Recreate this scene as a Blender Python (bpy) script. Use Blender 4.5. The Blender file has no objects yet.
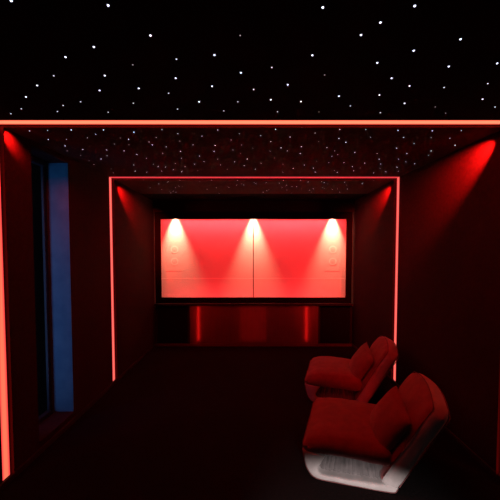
import bpy, bmesh, math, random
from mathutils import Vector, Matrix, noise
random.seed(7)
S = bpy.context.scene
C = bpy.data.collections.new('home_cinema'); S.collection.children.link(C)
R = math.radians

# ---------------------------------------------------------------- dimensions (metres)
XL, XR = -1.872, 1.907         # side walls
YB, Y1, Y2, Y3 = -1.8, 2.46, 4.421, 6.303  # rear wall, near LED frame, far LED frame, screen plane
H = 2.759                      # star ceiling
H1 = 2.706                     # ceiling on the viewer's side of the near frame
SW = 0.076                     # LED slot width
ZB = 0.054                     # LED strips start above the skirting
NICHE = 6.64                   # wall behind the screen cloth
RY0, RY1, RX, RZ0, RZ1 = 2.85, 3.42, -2.09, 0.10, 2.675  # window recess

# ---------------------------------------------------------------- materials
def mat(name, col, rough=.6, spec=.3, metal=0.0):
    m = bpy.data.materials.new(name); m.use_nodes = True
    b = m.node_tree.nodes['Principled BSDF']
    b.inputs['Base Color'].default_value = (*col, 1); b.inputs['Roughness'].default_value = rough
    b.inputs['Specular IOR Level'].default_value = spec; b.inputs['Metallic'].default_value = metal
    return m
def nd(m, t, **kw):
    n = m.node_tree.nodes.new(t)
    for k, v in kw.items(): setattr(n, k, v)
    return n
def noisy(m, scale, c0, c1, bump=0.0, coord='Object', stretch=(1, 1, 1), detail=4):
    t = m.node_tree; b = t.nodes['Principled BSDF']
    tc = nd(m, 'ShaderNodeTexCoord'); mp = nd(m, 'ShaderNodeMapping'); mp.inputs['Scale'].default_value = stretch
    nz = nd(m, 'ShaderNodeTexNoise'); nz.inputs['Scale'].default_value = scale; nz.inputs['Detail'].default_value = detail
    cr = nd(m, 'ShaderNodeValToRGB')
    cr.color_ramp.elements[0].position = .3; cr.color_ramp.elements[1].position = .7
    cr.color_ramp.elements[0].color = (*c0, 1); cr.color_ramp.elements[1].color = (*c1, 1)
    t.links.new(tc.outputs[coord], mp.inputs['Vector']); t.links.new(mp.outputs[0], nz.inputs['Vector'])
    t.links.new(nz.outputs['Fac'], cr.inputs['Fac']); t.links.new(cr.outputs['Color'], b.inputs['Base Color'])
    if bump:
        bp = nd(m, 'ShaderNodeBump'); bp.inputs['Strength'].default_value = bump; bp.inputs['Distance'].default_value = .01
        t.links.new(nz.outputs['Fac'], bp.inputs['Height']); t.links.new(bp.outputs[0], b.inputs['Normal'])
    return m
def emit(name, col, strength, sample=True):
    m = bpy.data.materials.new(name); m.use_nodes = True; t = m.node_tree
    t.nodes.remove(t.nodes['Principled BSDF'])
    e = nd(m, 'ShaderNodeEmission'); e.inputs[0].default_value = (*col, 1); e.inputs[1].default_value = strength
    t.links.new(e.outputs[0], t.nodes['Material Output'].inputs[0])
    if not sample: m.cycles.emission_sampling = 'NONE'
    return m

M = {}
M['wall'] = noisy(mat('dark_felt_wall', (.03, .02, .02), .9, .1), 30, (.026, .009, .009), (.037, .012, .012), .1)
M['ceiling'] = noisy(mat('dark_star_ceiling', (.03, .02, .02), .9, .1), 40, (.040, .016, .015), (.056, .022, .020), .1)
M['ceiling_black'] = mat('black_shaded_ceiling', (.006, .005, .005), .95, .05)  # shade of the bay before the near frame is put into this colour
M['carpet'] = noisy(mat('dark_carpet', (.02, .015, .015), .95, .05), 60, (.005, .004, .004), (.012, .009, .009), .3)
M['skirting'] = mat('dark_skirting', (.03, .024, .022), .5, .3)
M['niche'] = noisy(mat('pale_niche_wall', (.62, .58, .56), .8, .2), 5, (.60, .565, .54), (.62, .58, .56), 0)
M['pale'] = mat('pale_speaker_paint', (.60, .565, .54), .6, .3)
M['ring'] = mat('speaker_ring', (.80, .78, .74), .6, .3)
M['pale_dark'] = mat('pale_speaker_cone', (.60, .55, .52), .7, .2)
M['frame_black'] = mat('black_velvet_frame', (.004, .004, .004), .9, .05)
M['seam'] = mat('dark_red_seam', (.10, .02, .02), .8, .1)
M['black'] = mat('black_cabinet', (.008, .007, .007), .6, .15)
M['grille'] = noisy(mat('black_grille_cloth', (.004, .004, .004), .95, .03), 200, (.003, .003, .003), (.006, .005, .005), .1)
M['reveal'] = noisy(mat('daylight_tinted_reveal', (.2, .3, .45), .7, .2), 8, (.05, .19, .27), (.075, .25, .33), .03)  # blue of the daylight is mixed into the cheek's colour
M['window_frame'] = mat('dark_grey_window_frame', (.02, .024, .028), .45, .3)
M['lip'] = mat('dark_channel_edge', (.003, .002, .002), .8, .05)
# glossy dark wood with vertical grain
w = mat('dark_red_wood', (.03, .008, .005), .3, .9); M['wood'] = w; w.node_tree.nodes['Principled BSDF'].inputs['IOR'].default_value = 1.6
noisy(w, 4, (.026, .007, .005), (.046, .012, .009), 0, 'Object', (9, 9, .35), 6)
t = w.node_tree; rr = nd(w, 'ShaderNodeMapRange'); rr.inputs['To Min'].default_value = .38; rr.inputs['To Max'].default_value = .46
nzn = [n for n in t.nodes if n.type == 'TEX_NOISE'][0]
t.links.new(nzn.outputs['Fac'], rr.inputs['Value']); t.links.new(rr.outputs[0], t.nodes['Principled BSDF'].inputs['Roughness'])
# upholstery: pale fabric with a fine weave
def fabric(name, c0, c1):
    m = mat(name, c0, .85, .15); noisy(m, 14, c0, c1, .12)
    t = m.node_tree; b = t.nodes['Principled BSDF']
    b.inputs['Sheen Weight'].default_value = .25; b.inputs['Sheen Roughness'].default_value = .5
    return m
M['fabric'] = fabric('pale_upholstery', (.40, .36, .35), (.50, .45, .44))
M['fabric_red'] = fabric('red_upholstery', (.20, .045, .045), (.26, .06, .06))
M['fabric_grey'] = fabric('grey_gathered_fabric', (.10, .09, .09), (.17, .15, .15))
M['piping'] = mat('upholstery_piping', (.16, .06, .06), .8, .2)
M['foot'] = mat('black_foot', (.01, .01, .01), .6)
# LED diffuser: hot centre, redder edges, across the strip (generated axis given per strip)
def led(name, axis, core, edge, k):
    m = emit(name, core, k); t = m.node_tree
    e = [n for n in t.nodes if n.type == 'EMISSION'][0]
    tc = nd(m, 'ShaderNodeTexCoord'); sx = nd(m, 'ShaderNodeSeparateXYZ'); cr = nd(m, 'ShaderNodeValToRGB')
    el = cr.color_ramp.elements
    el[0].position = 0; el[0].color = (*edge, 1); el[1].position = 1; el[1].color = (*edge, 1)
    a = el.new(.32); a.color = (*core, 1); a = el.new(.68); a.color = (*core, 1)
    t.links.new(tc.outputs['Generated'], sx.inputs[0]); t.links.new(sx.outputs[axis], cr.inputs[0]); t.links.new(cr.outputs[0], e.inputs[0])
    return m
M['led_near'] = led('led_diffuser_near', 'Y', (1, .27, .14), (1, .10, .06), 1.25)
M['led_near_wall'] = led('led_diffuser_near_wall', 'Y', (1, .17, .09), (.95, .04, .05), 1.15)
M['led_far'] = led('led_diffuser_far', 'Y', (.86, .06, .07), (.7, .03, .045), 1.0)
M['led_far_wall'] = led('led_diffuser_far_wall', 'Y', (1, .16, .12), (.9, .05, .06), 1.1)
M['star0'] = emit('star_bright', (.86, .92, 1.25), 2.2, False)
M['star1'] = emit('star_mid', (.86, .90, 1.1), 1.0, False)
M['star2'] = emit('star_dim', (.9, .8, .85), .42, False)
# screen cloth: mostly see-through, acoustically open
m = bpy.data.materials.new('open_weave_screen_cloth'); m.use_nodes = True; t = m.node_tree; t.nodes.remove(t.nodes['Principled BSDF'])
tr = nd(m, 'ShaderNodeBsdfTransparent'); df = nd(m, 'ShaderNodeBsdfDiffuse'); df.inputs[0].default_value = (.7, .66, .64, 1)
mx = nd(m, 'ShaderNodeMixShader'); mx.inputs[0].default_value = .12
t.links.new(tr.outputs[0], mx.inputs[1]); t.links.new(df.outputs[0], mx.inputs[2]); t.links.new(mx.outputs[0], t.nodes['Material Output'].inputs[0])
M['cloth'] = m
# window pane
m = bpy.data.materials.new('window_glass'); m.use_nodes = True; t = m.node_tree; t.nodes.remove(t.nodes['Principled BSDF'])
tr = nd(m, 'ShaderNodeBsdfTransparent'); gl = nd(m, 'ShaderNodeBsdfGlossy'); gl.inputs['Roughness'].default_value = .05
mx = nd(m, 'ShaderNodeMixShader'); mx.inputs[0].default_value = .003
t.links.new(tr.outputs[0], mx.inputs[1]); t.links.new(gl.outputs[0], mx.inputs[2]); t.links.new(mx.outputs[0], t.nodes['Material Output'].inputs[0])
M['glass'] = m

# ---------------------------------------------------------------- helpers
def box(bm, x0, x1, y0, y1, z0, z1, mi=0):
    v = [bm.verts.new((x, y, z)) for z in (z0, z1) for y in (y0, y1) for x in (x0, x1)]
    for q in ((0, 2, 3, 1), (4, 5, 7, 6), (0, 1, 5, 4), (2, 6, 7, 3), (0, 4, 6, 2), (1, 3, 7, 5)):
        f = bm.faces.new([v[i] for i in q]); f.material_index = mi
def obj(name, bm, mats, parent=None, smooth=False, bevel=0):
    me = bpy.data.meshes.new(name); bmesh.ops.recalc_face_normals(bm, faces=bm.faces); bm.to_mesh(me); bm.free()
    o = bpy.data.objects.new(name, me); C.objects.link(o)
    for k in (mats if isinstance(mats, (list, tuple)) else [mats]): me.materials.append(M[k])
    if parent: o.parent = parent
    if smooth:
        for p in me.polygons: p.use_smooth = True
    if bevel:
        b = o.modifiers.new('Bevel', 'BEVEL'); b.width = bevel; b.segments = 2; b.limit_method = 'ANGLE'
    return o
def boxobj(name, mats, *bs, parent=None, bevel=0):
    bm = bmesh.new()
    for b in bs: box(bm, *b)
    return obj(name, bm, mats, parent, False, bevel)
def struct(o): o['kind'] = 'structure'; return o
def tag(o, label, cat, group=None):
    o['label'] = label; o['category'] = cat
    if group: o['group'] = group
    return o
def empty(name, loc, rz=0):
    o = bpy.data.objects.new(name, None); C.objects.link(o); o.location = loc; o.rotation_euler.z = rz; o.empty_display_size = .1
    return o
def disc_ring(bm, c, r0, r1, y, n=32):
    """ring in the XZ plane facing -Y with a raised lip"""
    pts = []
    for r, yy in ((r0, y), (r0, y + .004), (r1, y + .004), (r1, y)):
        pts.append([bm.verts.new((c[0] + r * math.cos(a), yy, c[1] + r * math.sin(a))) for a in [2 * math.pi * i / n for i in range(n)]])
    for a, b in zip(pts, pts[1:]):
        for i in range(n): bm.faces.new((a[i], a[(i + 1) % n], b[(i + 1) % n], b[i]))
def tube(bm, pts, r, n=8, closed=False):
    rings = []; N = len(pts)
    for i, p in enumerate(pts):
        p = Vector(p)
        a = Vector(pts[(i - 1) % N] if (closed or i > 0) else pts[0]); b = Vector(pts[(i + 1) % N] if (closed or i < N - 1) else pts[-1])
        d = (b - a).normalized(); u = d.orthogonal().normalized() if i == 0 else (rings[-1][1] - d * rings[-1][1].dot(d)).normalized()
        v = d.cross(u)
        rings.append(([bm.verts.new(p + u * r * math.cos(2 * math.pi * k / n) + v * r * math.sin(2 * math.pi * k / n)) for k in range(n)], u))
    for i in range(N if closed else N - 1):
        a, b = rings[i][0], rings[(i + 1) % N][0]
        for k in range(n): bm.faces.new((a[k], a[(k + 1) % n], b[(k + 1) % n], b[k]))

# ---------------------------------------------------------------- room shell
h = SW / 2; T = .2
struct(boxobj('floor', 'carpet', (XL - T - .1, XR + T, YB - T, NICHE + T, -.1, 0)))
YV = 5.60                      # plain black ceiling from here to the screen
X0, X1 = XL - T - .1, XR + T
ce = struct(boxobj('ceiling', ['ceiling_black', 'ceiling'],
    (X0, X1, YB - T, Y1 - h, H1, H1 + .12, 0), (X0, X1, Y2 + h, YV, H, H1 + .12, 1), (X0, X1, YV, NICHE + T, H, H1 + .12, 0),
    (X0, X1, Y1 - h, Y1 + h, H1 + .03, H1 + .12, 0), (X0, X1, Y2 - h, Y2 + h, H + .03, H1 + .12, 0)))
bm = bmesh.new(); bm.from_mesh(ce.data)            # middle bay rises a little towards the far frame
box(bm, X0, X1, Y1 + h, Y2 - h, H, H1 + .12, 1); bm.verts.ensure_lookup_table()
for v in bm.verts[-8:]:
    if abs(v.co.z - H) < 1e-5: v.co.z = H1 if v.co.y < 3.4 else H
bm.to_mesh(ce.data); bm.free()
def mid_z(y): return H1 + (H - H1) * (y - Y1 - h) / (Y2 - Y1 - 2 * h)
def side(name, x0, x1, xin, recess):
    xb = x0 if xin == x1 else x1                  # back of the slot
    s = -1 if xin == x1 else 1
    sl0, sl1 = (x0, xin - .03) if s < 0 else (xin + .03, x1)
    b = [(x0, x1, YB, Y1 - h, 0, H1), (x0, x1, Y2 + h, NICHE, 0, H)]
    for y in (Y1, Y2):
        b += [(sl0, sl1, y - h, y + h, 0, H1 if y == Y1 else H), (x0, x1, y - h, y + h, 0, ZB)]
    if recess:
        b += [(x0, x1, Y1 + h, RY0, 0, H1), (x0, x1, RY1, Y2 - h, 0, H), (x0, x1, RY0, RY1, 0, RZ0), (x0, x1, RY0, RY1, RZ1, H)]
    else: b += [(x0, x1, Y1 + h, Y2 - h, 0, H)]
    return struct(boxobj(name, 'wall', *b))
side('wall_left', XL - .26, XL, XL, True)
side('wall_right', XR, XR + T, XR, False)
struct(boxobj('wall_rear', 'wall', (XL - .3, XR + T, YB - T, YB, 0, H1)))
struct(boxobj('wall_back', 'niche', (XL - .3, XR + T, NICHE, NICHE + T, 0, H)))
# skirting
struct(boxobj('baseboard_left', 'skirting', (XL, XL + .014, YB, Y3, 0, .05), bevel=.004))
struct(boxobj('baseboard_right', 'skirting', (XR - .014, XR, YB, Y3, 0, .05), bevel=.004))
# dark fascia above the screen and the floor of the niche
struct(boxobj('trim_1', 'black', (XL, XR, Y3 - .02, Y3 + .02, 2.548, H)))
struct(boxobj('trim_2', 'niche', (XL, XR, Y3 + .04, NICHE, .76, .79)))
struct(boxobj('spill_baffle', 'frame_black', (XL, XR, NICHE - .125, NICHE - .113, 2.45, H)))   # added unseen baffle keeping niche spot spill off the floor
struct(boxobj('trim_3', 'ring', (XL, XR, NICHE - .0006, NICHE, 1.265, 1.28)))   # pale rail on the niche wall

# window in the left recess: far cheek coloured with the blue of the daylight, frame and dark pane on the outer side
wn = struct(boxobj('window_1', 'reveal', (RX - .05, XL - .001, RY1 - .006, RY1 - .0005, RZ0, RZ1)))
boxobj('window_frame', 'window_frame', (RX - .03, RX - .002, RY1 - .055, RY1 - .007, RZ0, RZ1), (RX - .03, RX + .02, RY0, RY1 - .055, RZ0, RZ0 + .05),
       (RX - .03, RX + .02, RY0, RY1 - .055, RZ1 - .05, RZ1), (RX - .03, RX + .02, RY0, RY0 + .05, RZ0 + .05, RZ1 - .05), parent=wn, bevel=.004)
boxobj('window_pane', 'glass', (RX - .008, RX - .003, RY0 + .05, RY1 - .055, RZ0 + .05, RZ1 - .05), parent=wn)
boxobj('window_sill', 'wall', (RX + .02, XL + .012, RY0 + .002, RY1 - .007, RZ0 - .001, RZ0 + .012), parent=wn, bevel=.003)

# ---------------------------------------------------------------- LED frames
def area(name, loc, normal, up, sx, sy, watts, col, spread=180):
    l = bpy.data.lights.new(name, 'AREA'); l.shape = 'RECTANGLE'; l.size = sx; l.size_y = sy; l.energy = watts; l.color = col; l.spread = R(spread)
    o = bpy.data.objects.new(name, l); C.objects.link(o)
    z = -Vector(normal).normalized(); y = (Vector(up) - z * Vector(up).dot(z)).normalized(); x = y.cross(z)
    m = Matrix((x, y, z)).transposed().to_4x4(); m.translation = Vector(loc); o.matrix_world = m
    return o
RED = (1, .010, .008)
def led_frame(y, mc, mw, label, watts, wwall, wdown, hc, clip, wlip, tilt=67):
    t = tag(empty('led_strip_frame', (0, y, 0)), label, 'led light')
    boxobj('ceiling_strip', mc, (XL - .02, XR + .02, -h, h, hc + .001, hc + .028), parent=t)
    boxobj('wall_strip', mw, (XL - .028, XL - .001, -h, h, ZB + .001, hc - .0005), parent=t)
    boxobj('wall_strip', mw, (XR + .001, XR + .028, -h, h, ZB + .001, hc - .0005), parent=t)
    for b in ((XL + .0005, XL + wlip, h, h + .005, ZB, hc - clip), (XR - wlip, XR - .0005, h, h + .005, ZB, hc - clip), (XL, XR, h, h + .005, hc - clip, hc - .0005)):
        boxobj('channel_edge', 'lip', b, parent=t)
    s, c = math.sin(R(tilt)), math.cos(R(tilt)); wd = .012
    off = wd / 2 * s + .001; SP = 62
    area('led_light', ((XL + XR) / 2, y - .02, hc - off), (0, s, -c), (0, c, s), XR - XL - .01, wd, watts, RED, SP)
    area('led_light', ((XL + XR) / 2, y - .02, hc - .008), (0, .45, -.9), (0, .9, .45), XR - XL - .3, .012, wdown, RED, 150)
    hz = hc - ZB
    area('led_light', (XL + off, y - .02, ZB + hz / 2), (c, s, 0), (0, 0, 1), wd, hz - .01, wwall, RED, SP)
    area('led_light', (XR - off, y - .02, ZB + hz / 2), (-c, s, 0), (0, 0, 1), wd, hz - .01, wwall, RED, SP)
led_frame(Y1, 'led_near', 'led_near_wall', 'larger glowing red LED strip frame across ceiling and walls nearest the viewer', 9, 3, 16, H1, .021, .034)
led_frame(Y2, 'led_far', 'led_far_wall', 'smaller glowing red LED strip frame around the room just before the screen', 9, 3, 12, H, .024, .03)

# ---------------------------------------------------------------- projection screen
SX0, SX1, SZ0, SZ1 = -1.738, 1.760, .934, 2.417
SC = .008
t = tag(empty('projection_screen', ((SX0 + SX1) / 2, Y3, .83)), 'wide projection screen glowing red in a black frame on the end wall', 'projection screen')
def loc(b): return (b[0] - t.location.x, b[1] - t.location.x, b[2] - Y3, b[3] - Y3, b[4] - t.location.z, b[5] - t.location.z)
fr = .105
boxobj('screen_frame', 'frame_black', *[loc(b) for b in ((SX0 - fr, SX0, Y3 - .03, Y3 + .03, SZ0 - fr, 2.548), (SX1, SX1 + fr, Y3 - .03, Y3 + .03, SZ0 - fr, 2.548),
       (SX0, SX1, Y3 - .03, Y3 + .03, SZ1, 2.548), (SX0, SX1, Y3 - .03, Y3 + .03, SZ0 - fr, SZ0))], parent=t, bevel=.004)
boxobj('screen_cloth', 'cloth', loc((SX0, SC - .008, Y3, Y3 + .001, SZ0, SZ1)), parent=t)
boxobj('screen_cloth', 'cloth', loc((SC + .008, SX1, Y3, Y3 + .001, SZ0, SZ1)), parent=t)
boxobj('centre_seam', 'seam', loc((SC - .008, SC + .008, Y3 - .004, Y3 + .006, SZ0, SZ1)), parent=t)
# pale speakers on the wall behind the open cloth
def wall_speaker(x, label):
    s = tag(empty('wall_speaker', (x, NICHE - .001, 1.42)), label, 'speaker', 'speakers behind the screen cloth')
    boxobj('speaker_panel', 'pale', (-.17, .17, -.0001, 0, 0, .60), parent=s)
    for z in (.19, .43):
        n = 32; R_ = lambda bm, r, y: [bm.verts.new((r * math.cos(2 * math.pi * i / n), y, z + r * math.sin(2 * math.pi * i / n))) for i in range(n)]
        bm = bmesh.new(); A, B = R_(bm, .056, -.0016), R_(bm, .076, -.0016)
        for i in range(n): bm.faces.new((A[i], A[(i + 1) % n], B[(i + 1) % n], B[i]))
        dr = obj('driver_ring', bm, 'ring', s)
        bm = bmesh.new(); A, B = R_(bm, .056, -.0016), R_(bm, .02, -.0016); cv = bm.verts.new((0, -.004, z))
        for i in range(n): bm.faces.new((A[i], A[(i + 1) % n], B[(i + 1) % n], B[i])); bm.faces.new((B[i], B[(i + 1) % n], cv))
        obj('driver_cone', bm, 'pale_dark', dr)
wall_speaker(-1.56, 'pale round-driver speaker showing faintly through left end of the screen')
wall_speaker(1.59, 'pale round-driver speaker showing faintly through right end of the screen')

# ---------------------------------------------------------------- cabinet under the screen
t = tag(empty('low_cabinet', (0, Y3, 0)), 'long dark cabinet with glossy red wood front below the screen', 'cabinet')
def lc(b): return (b[0], b[1], b[2] - Y3, b[3] - Y3, b[4], b[5])
WX0, WX1 = -1.203, 1.245
CT = .79
for nm, bb in (('cabinet_top', (XL + .02, XR - .02, Y3 - .095, Y3 + .3, CT, CT + .03)), ('side_panel', (XL + .02, XL + .05, Y3 - .01, Y3 + .28, .05, CT)), ('side_panel', (XR - .05, XR - .02, Y3 - .01, Y3 + .28, .05, CT)),
       ('divider', (WX0 - .03, WX0, Y3 - .01, Y3 + .28, .05, CT)), ('divider', (WX1, WX1 + .03, Y3 - .01, Y3 + .28, .05, CT)), ('back_panel', (XL + .02, XR - .02, Y3 + .28, Y3 + .3, .05, CT))):
    boxobj(nm, 'black', lc(bb), parent=t)
boxobj('wood_front', 'wood', lc((WX0 + .001, WX1 - .001, Y3 - .006, Y3 + .02, .051, CT - .001)), parent=t, bevel=.002)
boxobj('plinth', 'wood', lc((XL + .02, XR - .02, Y3 - .02, Y3 + .27, 0, .049)), parent=t)
def subwoofer(x0, x1, label):
    xm = (x0 + x1) / 2
    s = tag(empty('subwoofer', (xm, Y3, .0495)), label, 'subwoofer')
    w_ = (x1 - x0) / 2
    boxobj('speaker_box', 'black', (-w_, w_, .012, .26, 0, .735), parent=s)
    boxobj('grille', 'grille', (-w_ + .01, w_ - .01, -.006, .012, .012, .722), parent=s, bevel=.004)
subwoofer(XL + .052, WX0 - .032, 'black cloth-fronted subwoofer in left end of the low cabinet')
subwoofer(WX1 + .032, XR - .052, 'black cloth-fronted subwoofer in right end of the low cabinet')

# ---------------------------------------------------------------- lounge chairs
W = .87
KS = .966
MI = [0]
def cushion(bm, fn, sx, sy, sz, r, crown=0, n=(22, 22, 7), wr=.004, seed=0, k2=0):
    """rounded, crowned pad; fn maps local (x,y,z) to the chair"""
    V = {}
    def vert(i, j, k):
        key = (i, j, k)
        if key not in V:
            u, v, w_ = 2 * i / n[0] - 1, 2 * j / n[1] - 1, 2 * k / n[2] - 1
            p = Vector((u * sx, v * sy, w_ * sz)); q = Vector([max(-(s - r), min(s - r, c)) for s, c in zip((sx, sy, sz), p)])
            d = p - q
            if d.length > 1e-6: p = q + d.normalized() * r * min(1, max(abs(d.x), abs(d.y), abs(d.z)) / r)
            p.z += crown * (w_ if k2 else max(0, w_)) * (1 - u * u) * (1 - v ** 4)
            p = Vector(fn(p, u, v, w_))
            a = noise.noise_vector(p * 5 + Vector((seed, 0, 0))) * wr * 2 + noise.noise_vector(p * 13 + Vector((0, seed, 0))) * wr
            V[key] = bm.verts.new(p + a)
        return V[key]
    nx, ny, nz = n
    for i in range(nx):
        for j in range(ny):
            for k in (0, nz): bm.faces.new((vert(i, j, k), vert(i + 1, j, k), vert(i + 1, j + 1, k), vert(i, j + 1, k))).material_index = MI[0] if k else 0
    for i in range(nx):
        for k in range(nz):
            for j in (0, ny): bm.faces.new((vert(i, j, k), vert(i + 1, j, k), vert(i + 1, j, k + 1), vert(i, j, k + 1)))
    for j in range(ny):
        for k in range(nz):
            for i in (0, nx): bm.faces.new((vert(i, j, k), vert(i, j + 1, k), vert(i, j + 1, k + 1), vert(i, j, k + 1)))
def smooth_path(pts, n=6):
    out = []
    for i in range(len(pts) - 1):
        p = [Vector(pts[max(0, min(len(pts) - 1, i + d))]) for d in (-1, 0, 1, 2)]
        for s in range(n):
            x = s / n
            out.append(.5 * ((2 * p[1]) + (p[2] - p[0]) * x + (2 * p[0] - 5 * p[1] + 4 * p[2] - p[3]) * x * x + (3 * p[1] - p[0] - 3 * p[2] + p[3]) * x ** 3))
    out.append(Vector(pts[-1])); return out
def band(bm, outer, inner, hw, seed, m=14, rnd=.022):
    """padded strip between two side-view paths, swept across the chair's width with softened edges"""
    n = min(len(outer), len(inner)); prof = []
    ys = [-hw + 2 * hw * j / m for j in range(m + 1)]
    ys = [-hw, -hw + .006, -hw + rnd] + [y for y in ys if abs(y) < hw - rnd - .01] + [hw - rnd, hw - .006, hw]
    G = []
    for y in ys:
        e = min(1, (hw - abs(y)) / rnd); q = 1 - (1 - e) ** 2; q = q ** .5
        row_o, row_i = [], []
        for a, b in zip(outer, inner):
            mid = (a + b) / 2; s = .62 + .38 * q
            for row, pt in ((row_o, a), (row_i, b)):
                v2 = mid + (pt - mid) * s
                p = Vector((v2[0], y, v2[1]))
                p += noise.noise_vector(p * 8 + Vector((seed, 0, 0))) * .004
                row.append(bm.verts.new(p))
        G.append((row_o, row_i))
    for (ao, ai), (bo, bi) in zip(G, G[1:]):
        for i in range(n - 1):
            bm.faces.new((ao[i], ao[i + 1], bo[i + 1], bo[i])); bm.faces.new((ai[i], bi[i], bi[i + 1], ai[i + 1]))
        for i in (0, n - 1): bm.faces.new((ao[i], bo[i], bi[i], ai[i]))
    for o_, i_ in (G[0], G[-1]):
        for i in range(n - 1): bm.faces.new((o_[i], i_[i], i_[i + 1], o_[i + 1]))

def make_chair(name):
    t = empty(name, (0, 0, 0)); hw = W / 2
    # base band: up the rear, along the floor and round the front
    out = smooth_path([(-.012, .045), (-.004, .03), (.012, .010), (.08, .004), (.28, .004), (.46, .004), (.60, .010), (.665, .06), (.70, .14), (.712, .225)], 4)
    inn = smooth_path([(.055, .085), (.062, .078), (.075, .062), (.12, .055), (.28, .050), (.46, .048), (.56, .050), (.585, .085), (.56, .14), (.53, .20)], 4)
    bm = bmesh.new(); band(bm, out, inn, hw - .007, 1); obj('base', bm, 'fabric', t, True)
    # gathered cloth closing the hollow between base and seat, on both sides
    for s in (1, -1):
        bm = bmesh.new(); nx, nz = 90, 6; g = []
        for i in range(nx + 1):
            x = .05 + .60 * i / nx
            col = []
            for k in range(nz + 1):
                z = .045 + .17 * k / nz
                ph = x * 150 + math.sin(x * 37) * 2.2
                a = .013 * math.sin(ph) * (.35 + .65 * k / nz) + .004 * math.sin(ph * 2.3 + 1)
                zc = z; xx = x + .03 * (k / nz - .5) * math.sin(x * 9)
                col.append(bm.verts.new((xx, s * (hw - .085 + a), zc)))
            g.append(col)
        for i in range(nx):
            for k in range(nz): bm.faces.new((g[i][k], g[i + 1][k], g[i + 1][k + 1], g[i][k + 1]))
        sp = obj('gathered_side', bm, 'fabric_grey', t, True)
    # seat cushion, rolled over the front
    def fs(p, u, v, w_):
        x = .375 + p.x; z = .262 + p.z + .012 * u
        if u > .35:
            k = (u - .35) / .65; z -= .055 * k * k * (1 if w_ > 0 else .2)
        return (x, p.y, z)
    bm = bmesh.new(); cushion(bm, fs, .345, hw - .004, .072, .062, .040, (26, 24, 8), .004, 3)
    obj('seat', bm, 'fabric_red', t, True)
    # backrest slab leaning back
    ax = Vector((-.49, 0, .872)).normalized(); nf = Vector((ax.z, 0, -ax.x)); bc = Vector((-.108, 0, .352)); bl, bt = .365, .076
    def fb(p, u, v, w_):
        q = bc + ax * p.x + nf * p.z
        top = max(0, u)
        q += ax * ((.06 * top * (1 - v * v))) - nf * .015 * top * top
        return (q.x, p.y * (1 - .03 * top * top), q.z)
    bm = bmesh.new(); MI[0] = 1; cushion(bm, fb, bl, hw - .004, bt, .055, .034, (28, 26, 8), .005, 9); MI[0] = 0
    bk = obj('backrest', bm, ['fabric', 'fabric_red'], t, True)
    # welted seams round the front and rear of the backrest
    for dz in (-1, 1):
        pts = []
        def edge(u, v):
            top = max(0, u)
            q = bc + ax * ((bl - .012) * u + .06 * top * (1 - v * v)) + nf * ((bt - .012) * dz - .015 * top * top)
            return (q.x, v * (hw - .012) * (1 - .03 * top * top), q.z)
        for i in range(21): pts.append(edge(-.85 + 1.79 * i / 20, -1))
        for i in range(1, 22): pts.append(edge(1, -.96 + 1.92 * (i - 1) / 20))
        for i in range(21): pts.append(edge(.94 - 1.79 * i / 20, 1))
        bm = bmesh.new(); tube(bm, pts, .0042, 6); obj('piping', bm, 'piping', bk, True)
    for s in (1, -1):
        bm = bmesh.new()
        tube(bm, [((p[0] * .95 + q[0] * .05), s * (hw - .010), (p[1] * .95 + q[1] * .05)) for p, q in zip(out[1:-1], inn[1:-1])], .004, 6)
        obj('piping', bm, 'piping', t, True)
        for x in (.06, .50):
            bm = bmesh.new(); bmesh.ops.create_cone(bm, cap_ends=True, segments=14, radius1=.018, radius2=.022, depth=.012, matrix=Matrix.Translation((x, s * .3, .006)))
            obj('foot', bm, 'foot', t)
    t.scale = (KS, KS, KS)
    return t
def copy_tree(o, parent=None):
    c = o.copy(); C.objects.link(c); c.parent = parent
    for ch in list(o.children): copy_tree(ch, c)
    return c
AN = R(163.5)
def chair_loc(rear, ang):     # rear near floor corner -> chair origin (mid width)
    d = Vector((math.cos(ang), math.sin(ang))); n = Vector((d.y, -d.x))   # n points away from the viewer
    return (rear[0] + n.x * W * KS / 2, rear[1] + n.y * W * KS / 2, 0)
A2 = R(165)
chair = make_chair('lounge_chair'); chair.location = chair_loc((1.045, 2.345), AN); chair.rotation_euler.z = AN
far = copy_tree(chair); far.location = chair_loc((1.275, 3.70), A2); far.rotation_euler.z = A2
tag(chair, 'nearer low armless lounge chair with pale gathered side, lit red from above', 'chair', 'lounge chairs facing left')
tag(far, 'farther low armless lounge chair beside the right wall light strip', 'chair', 'lounge chairs facing left')

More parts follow.
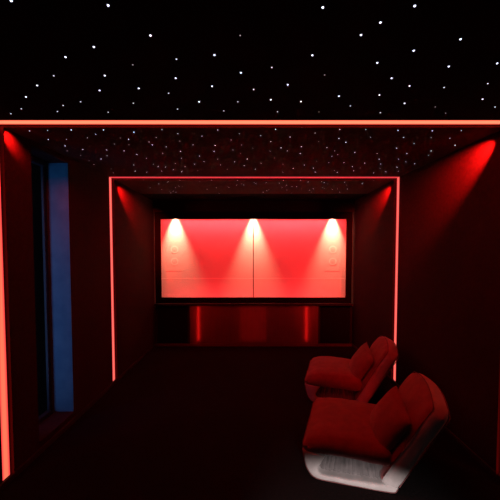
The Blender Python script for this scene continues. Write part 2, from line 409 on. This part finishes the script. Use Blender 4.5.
def pillow(name, cloc, crot, x, y, z, label, lean=29, twist=-13, wz=.245, hz=.205, yaw=12):
    bm = bmesh.new(); n = 20; V = {}
    for f in (1, -1):
        for i in range(n + 1):
            for j in range(n + 1):
                u, v = 2 * i / n - 1, 2 * j / n - 1
                edge = i in (0, n) or j in (0, n)
                if edge and f < 0: V[(f, i, j)] = V[(1, i, j)]; continue
                th = .085 * ((1 - u ** 2) * (1 - v ** 2)) ** .42 if not edge else 0
                pin = 1 - .07 * (1 - v * v) if abs(u) > .0 else 1
                pu = u * (1 - .06 * (1 - v * v) * abs(u)); pv = v * (1 - .06 * (1 - u * u) * abs(v))
                p = Vector((f * th, pu * wz, pv * hz))
                p += noise.noise_vector(p * 9 + Vector((x * 7, 0, 0))) * .006
                V[(f, i, j)] = bm.verts.new(p)
    for f in (1, -1):
        for i in range(n):
            for j in range(n): bm.faces.new((V[(f, i, j)], V[(f, i + 1, j)], V[(f, i + 1, j + 1)], V[(f, i, j + 1)]))
    bmesh.ops.rotate(bm, verts=bm.verts, cent=(0, 0, 0), matrix=Matrix.Rotation(R(twist), 3, 'X'))
    bmesh.ops.rotate(bm, verts=bm.verts, cent=(0, 0, 0), matrix=Matrix.Rotation(R(-lean), 3, 'Y'))
    bmesh.ops.rotate(bm, verts=bm.verts, cent=(0, 0, 0), matrix=Matrix.Rotation(R(yaw), 3, 'Z'))
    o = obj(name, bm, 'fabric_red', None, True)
    p = Matrix.Rotation(crot, 3, 'Z') @ Vector((x, y, z))
    o.location = Vector(cloc) + p; o.rotation_euler.z = crot
    return tag(o, label, 'pillow', 'throw pillows on the lounge chairs')
pillow('throw_pillow', chair.location, AN, .04, .155, .425, 'red-lit square throw pillow leaning on the nearer lounge chair backrest')
pillow('throw_pillow', far.location, A2, .045, .13, .43, 'red-lit square throw pillow leaning on the farther lounge chair backrest')

# ---------------------------------------------------------------- star lights in the ceiling
PT = .0437
cp, cs = math.cos(PT), math.sin(PT)
FPX, CX, CY, CH = 333.3, 252.92, 269.12, 1.749
def ceil_at(px, py, hh):
    a = (px - CX) / FPX; b = (py - CY) / FPX
    t_ = (hh - CH) / (-cs - cp * b)
    return a * t_, (cp - cs * b) * t_
near, mid = [], []
for x0, L in ((0, '43,2 416,20 361,180 252,219 207,291,1 403,290 143,328 383,347 100,372 310,391,1 243,405,1 82,418,1 221,428,1 416,431,1 42,437,1'),
              (125, '98,136 443,136,2 344,211 198,227,1 30,249,2 446,279 195,300 53,339 335,331 495,344,1 168,358,1 32,396,1 285,391 434,391,1 202,419,1 380,426,1'),
              (250, '280,28 427,134 240,212 84,259,1 287,288,2 145,325 14,343,1 342,369 80,383 196,390 386,407,1 106,429,1 265,430,2'),
              (370, '172,22 40,86 348,150 168,194 28,241 303,255 489,243 83,300 453,321,1 152,330 285,336,1 36,365 433,381 133,397 481,411,1 251,411,2 40,433,1 291,435,2')):
    for q in L.split():
        q = q.split(','); near.append((x0 + float(q[0]) / 3.846, float(q[1]) / 3.846, int(q[2]) if len(q) > 2 else 0))
for x0, L in ((20, '40,44 115,42 213,40 348,40 475,49 316,58 281,73 118,80 194,80 418,74 453,79 393,99 454,102 188,107 262,122 361,124 434,128 197,128 487,143 253,147 363,148 338,162 288,169 380,203 474,188 390,221 480,213 308,185'),
              (130, '133,39 199,56 300,66 365,40 455,56 421,82 79,91 93,103 207,87 263,103 151,111 109,72 350,130 136,138 210,130 68,159 215,159 290,150 365,163 429,124 461,139 437,174 97,184 117,195 189,182 230,195 269,184 377,187 308,173 148,196 180,207 132,213 70,218 215,216 282,211 405,205 475,190 16,185 355,105 465,103'),
              (240, '148,37 258,30 313,53 86,64 209,70 416,38 412,76 128,89 328,89 441,92 53,117 171,115 256,110 197,128 125,129 362,114 395,128 407,143 251,139 383,151 478,135 30,162 143,158 179,184 320,171 267,188 370,178 433,178 468,194 473,211 222,202 306,201 88,180 64,205 179,218 313,217 393,210 405,218 19,190'),
              (350, '66,38 86,71 223,71 343,44 464,43 338,72 416,75 267,97 438,104 194,117 338,128 237,139 328,147 113,139 121,163 61,180 128,183 233,174 269,182 42,200 125,201 10,194 15,212 98,221 149,216 196,197 203,214 202,163 200,42')):
    for q in L.split():
        q = q.split(','); mid.append((x0 + float(q[0]) / 4.167, 120 + float(q[1]) / 4.167))
protos = {}
def star(x, y, r, mk, label, group, hh=H):
    key = mk
    if key not in protos:
        bm = bmesh.new(); bmesh.ops.create_uvsphere(bm, u_segments=10, v_segments=6, radius=1)
        bmesh.ops.delete(bm, geom=[v for v in bm.verts if v.co.z > .01], context='VERTS')
        o = protos[key] = obj('star_light', bm, mk, None, True)
    else:
        o = protos[key].copy(); C.objects.link(o)
    o.location = (x, y, hh + .0002); o.scale = (r, r, r)
    tag(o, label, 'star light', group)
for px, py, b in near:
    x, y = ceil_at(px, py, H1)
    if y > Y1 - h - .02: continue
    star(x, y, (.0048, .0042, .0034)[b], ('star0', 'star1', 'star2')[b], 'tiny white star light in dark ceiling ahead of the nearer red strip', 'star lights before the nearer strip', H1)
for px, py in mid:
    x, y = ceil_at(px, py, (H + H1) / 2); x, y = ceil_at(px, py, mid_z(y)); b = random.choice((0, 0, 1, 1, 2))
    if not (XL + .03 < x < XR - .03) or y < Y1 + .06 or y > Y2 - .06: continue
    star(x, y, random.uniform(.0030, .0042), ('star0', 'star1', 'star2')[b], 'tiny white star light in ceiling between the two red strips', 'star lights between the strips', mid_z(y))
for k in range(60):
    x = random.uniform(XL + .25, XR - .25); y = random.uniform(Y2 + .12, YV - .05)
    star(x, y, random.uniform(.0035, .005), random.choice(('star1', 'star1', 'star2')), 'tiny faint star light in ceiling between farther red strip and screen', 'star lights before the screen')

# ---------------------------------------------------------------- other lamps
def spot(name, loc, aim, watts, size, blend, col, rad=.02):
    l = bpy.data.lights.new(name, 'SPOT'); l.energy = watts; l.spot_size = R(size); l.spot_blend = blend; l.color = col; l.shadow_soft_size = rad
    o = bpy.data.objects.new(name, l); C.objects.link(o); o.location = loc; l.specular_factor = 0
    o.rotation_euler = (Vector(aim) - Vector(loc)).to_track_quat('-Z', 'Y').to_euler(); return o
for x in (-1.535, SC, 1.573):
    spot('niche_spot', (x, NICHE - .09, 2.66), (x, NICHE - .05, 1.0), 420, 52, 1, (1, .62, .36), .012)
area('niche_glow', (0, Y3 + .06, 2.47), (0, .9, -.43), (0, .43, .9), 3.4, .05, 50, (1, .045, .055))
area('niche_glow', (0, Y3 + .06, .82), (0, .75, .66), (0, .66, -.75), 3.4, .05, 20, (1, .045, .055))
for fy, hz, xw, sx, dy, dz, pw, sz in ((Y1, H1, XR, 1, 1.45, .55, 880, 46), (Y1, H1, XL, -1, .27, .17, 60, 56), (Y2, H, XR, 1, 1.35, .56, 600, 40), (Y2, H, XL, -1, 1.35, .56, 600, 40)):
    spot('wall_beam_helper', (xw - sx * .085, fy + h + .012, hz - .016), (xw + sx * (.06 if dy > 1 else .13), fy + dy, hz - dz), pw, sz, 1, RED, .003)  # added unseen spots that draw the red beams along the side walls
for x, dy, wdt, pw in ((-1.05, .088, .03, .42), (1.03, .088, .03, .42), (0, .088, .5, .3)):   # added unseen lamps making the red streaks on the wood front
    area('wood_glow_helper', (x, Y3 - dy, .06 + .36), (0, 1, 0), (0, 0, 1), wdt, .66, pw, RED, 150).data.specular_factor = 0
# daylight outside the recessed window, falling on its far cheek
area('window_daylight', (-2.5, 2.72, 1.35), (.72, .7, 0), (0, 0, 1), .35, 2.4, 5.0, (.18, .40, 1))
# low white lamp catching the side of the nearer chair
spot('low_lamp', (.45, .3, .6), (.76, 2.5, -1.58), 215, 70, .25, (1, .86, .84), .03)

# ---------------------------------------------------------------- world, camera, colour
wd = bpy.data.worlds.new('night'); S.world = wd; wd.use_nodes = True
wd.node_tree.nodes['Background'].inputs[0].default_value = (.0004, .0004, .0006, 1)
cam = bpy.data.cameras.new('camera'); co = bpy.data.objects.new('camera', cam); C.objects.link(co)
cam.sensor_width = 36; cam.lens = 24; cam.shift_x = -(CX - 250) / 500; cam.shift_y = (CY - 250) / 500; cam.clip_start = .02
co.location = (0, 0, CH); co.rotation_euler = (math.pi / 2 - PT, 0, 0)
S.camera = co
S.view_settings.view_transform = 'Standard'; S.view_settings.look = 'None'
S.cycles.max_bounces = 6; S.cycles.diffuse_bounces = 3; S.cycles.transparent_max_bounces = 8; S.cycles.sample_clamp_indirect = 3
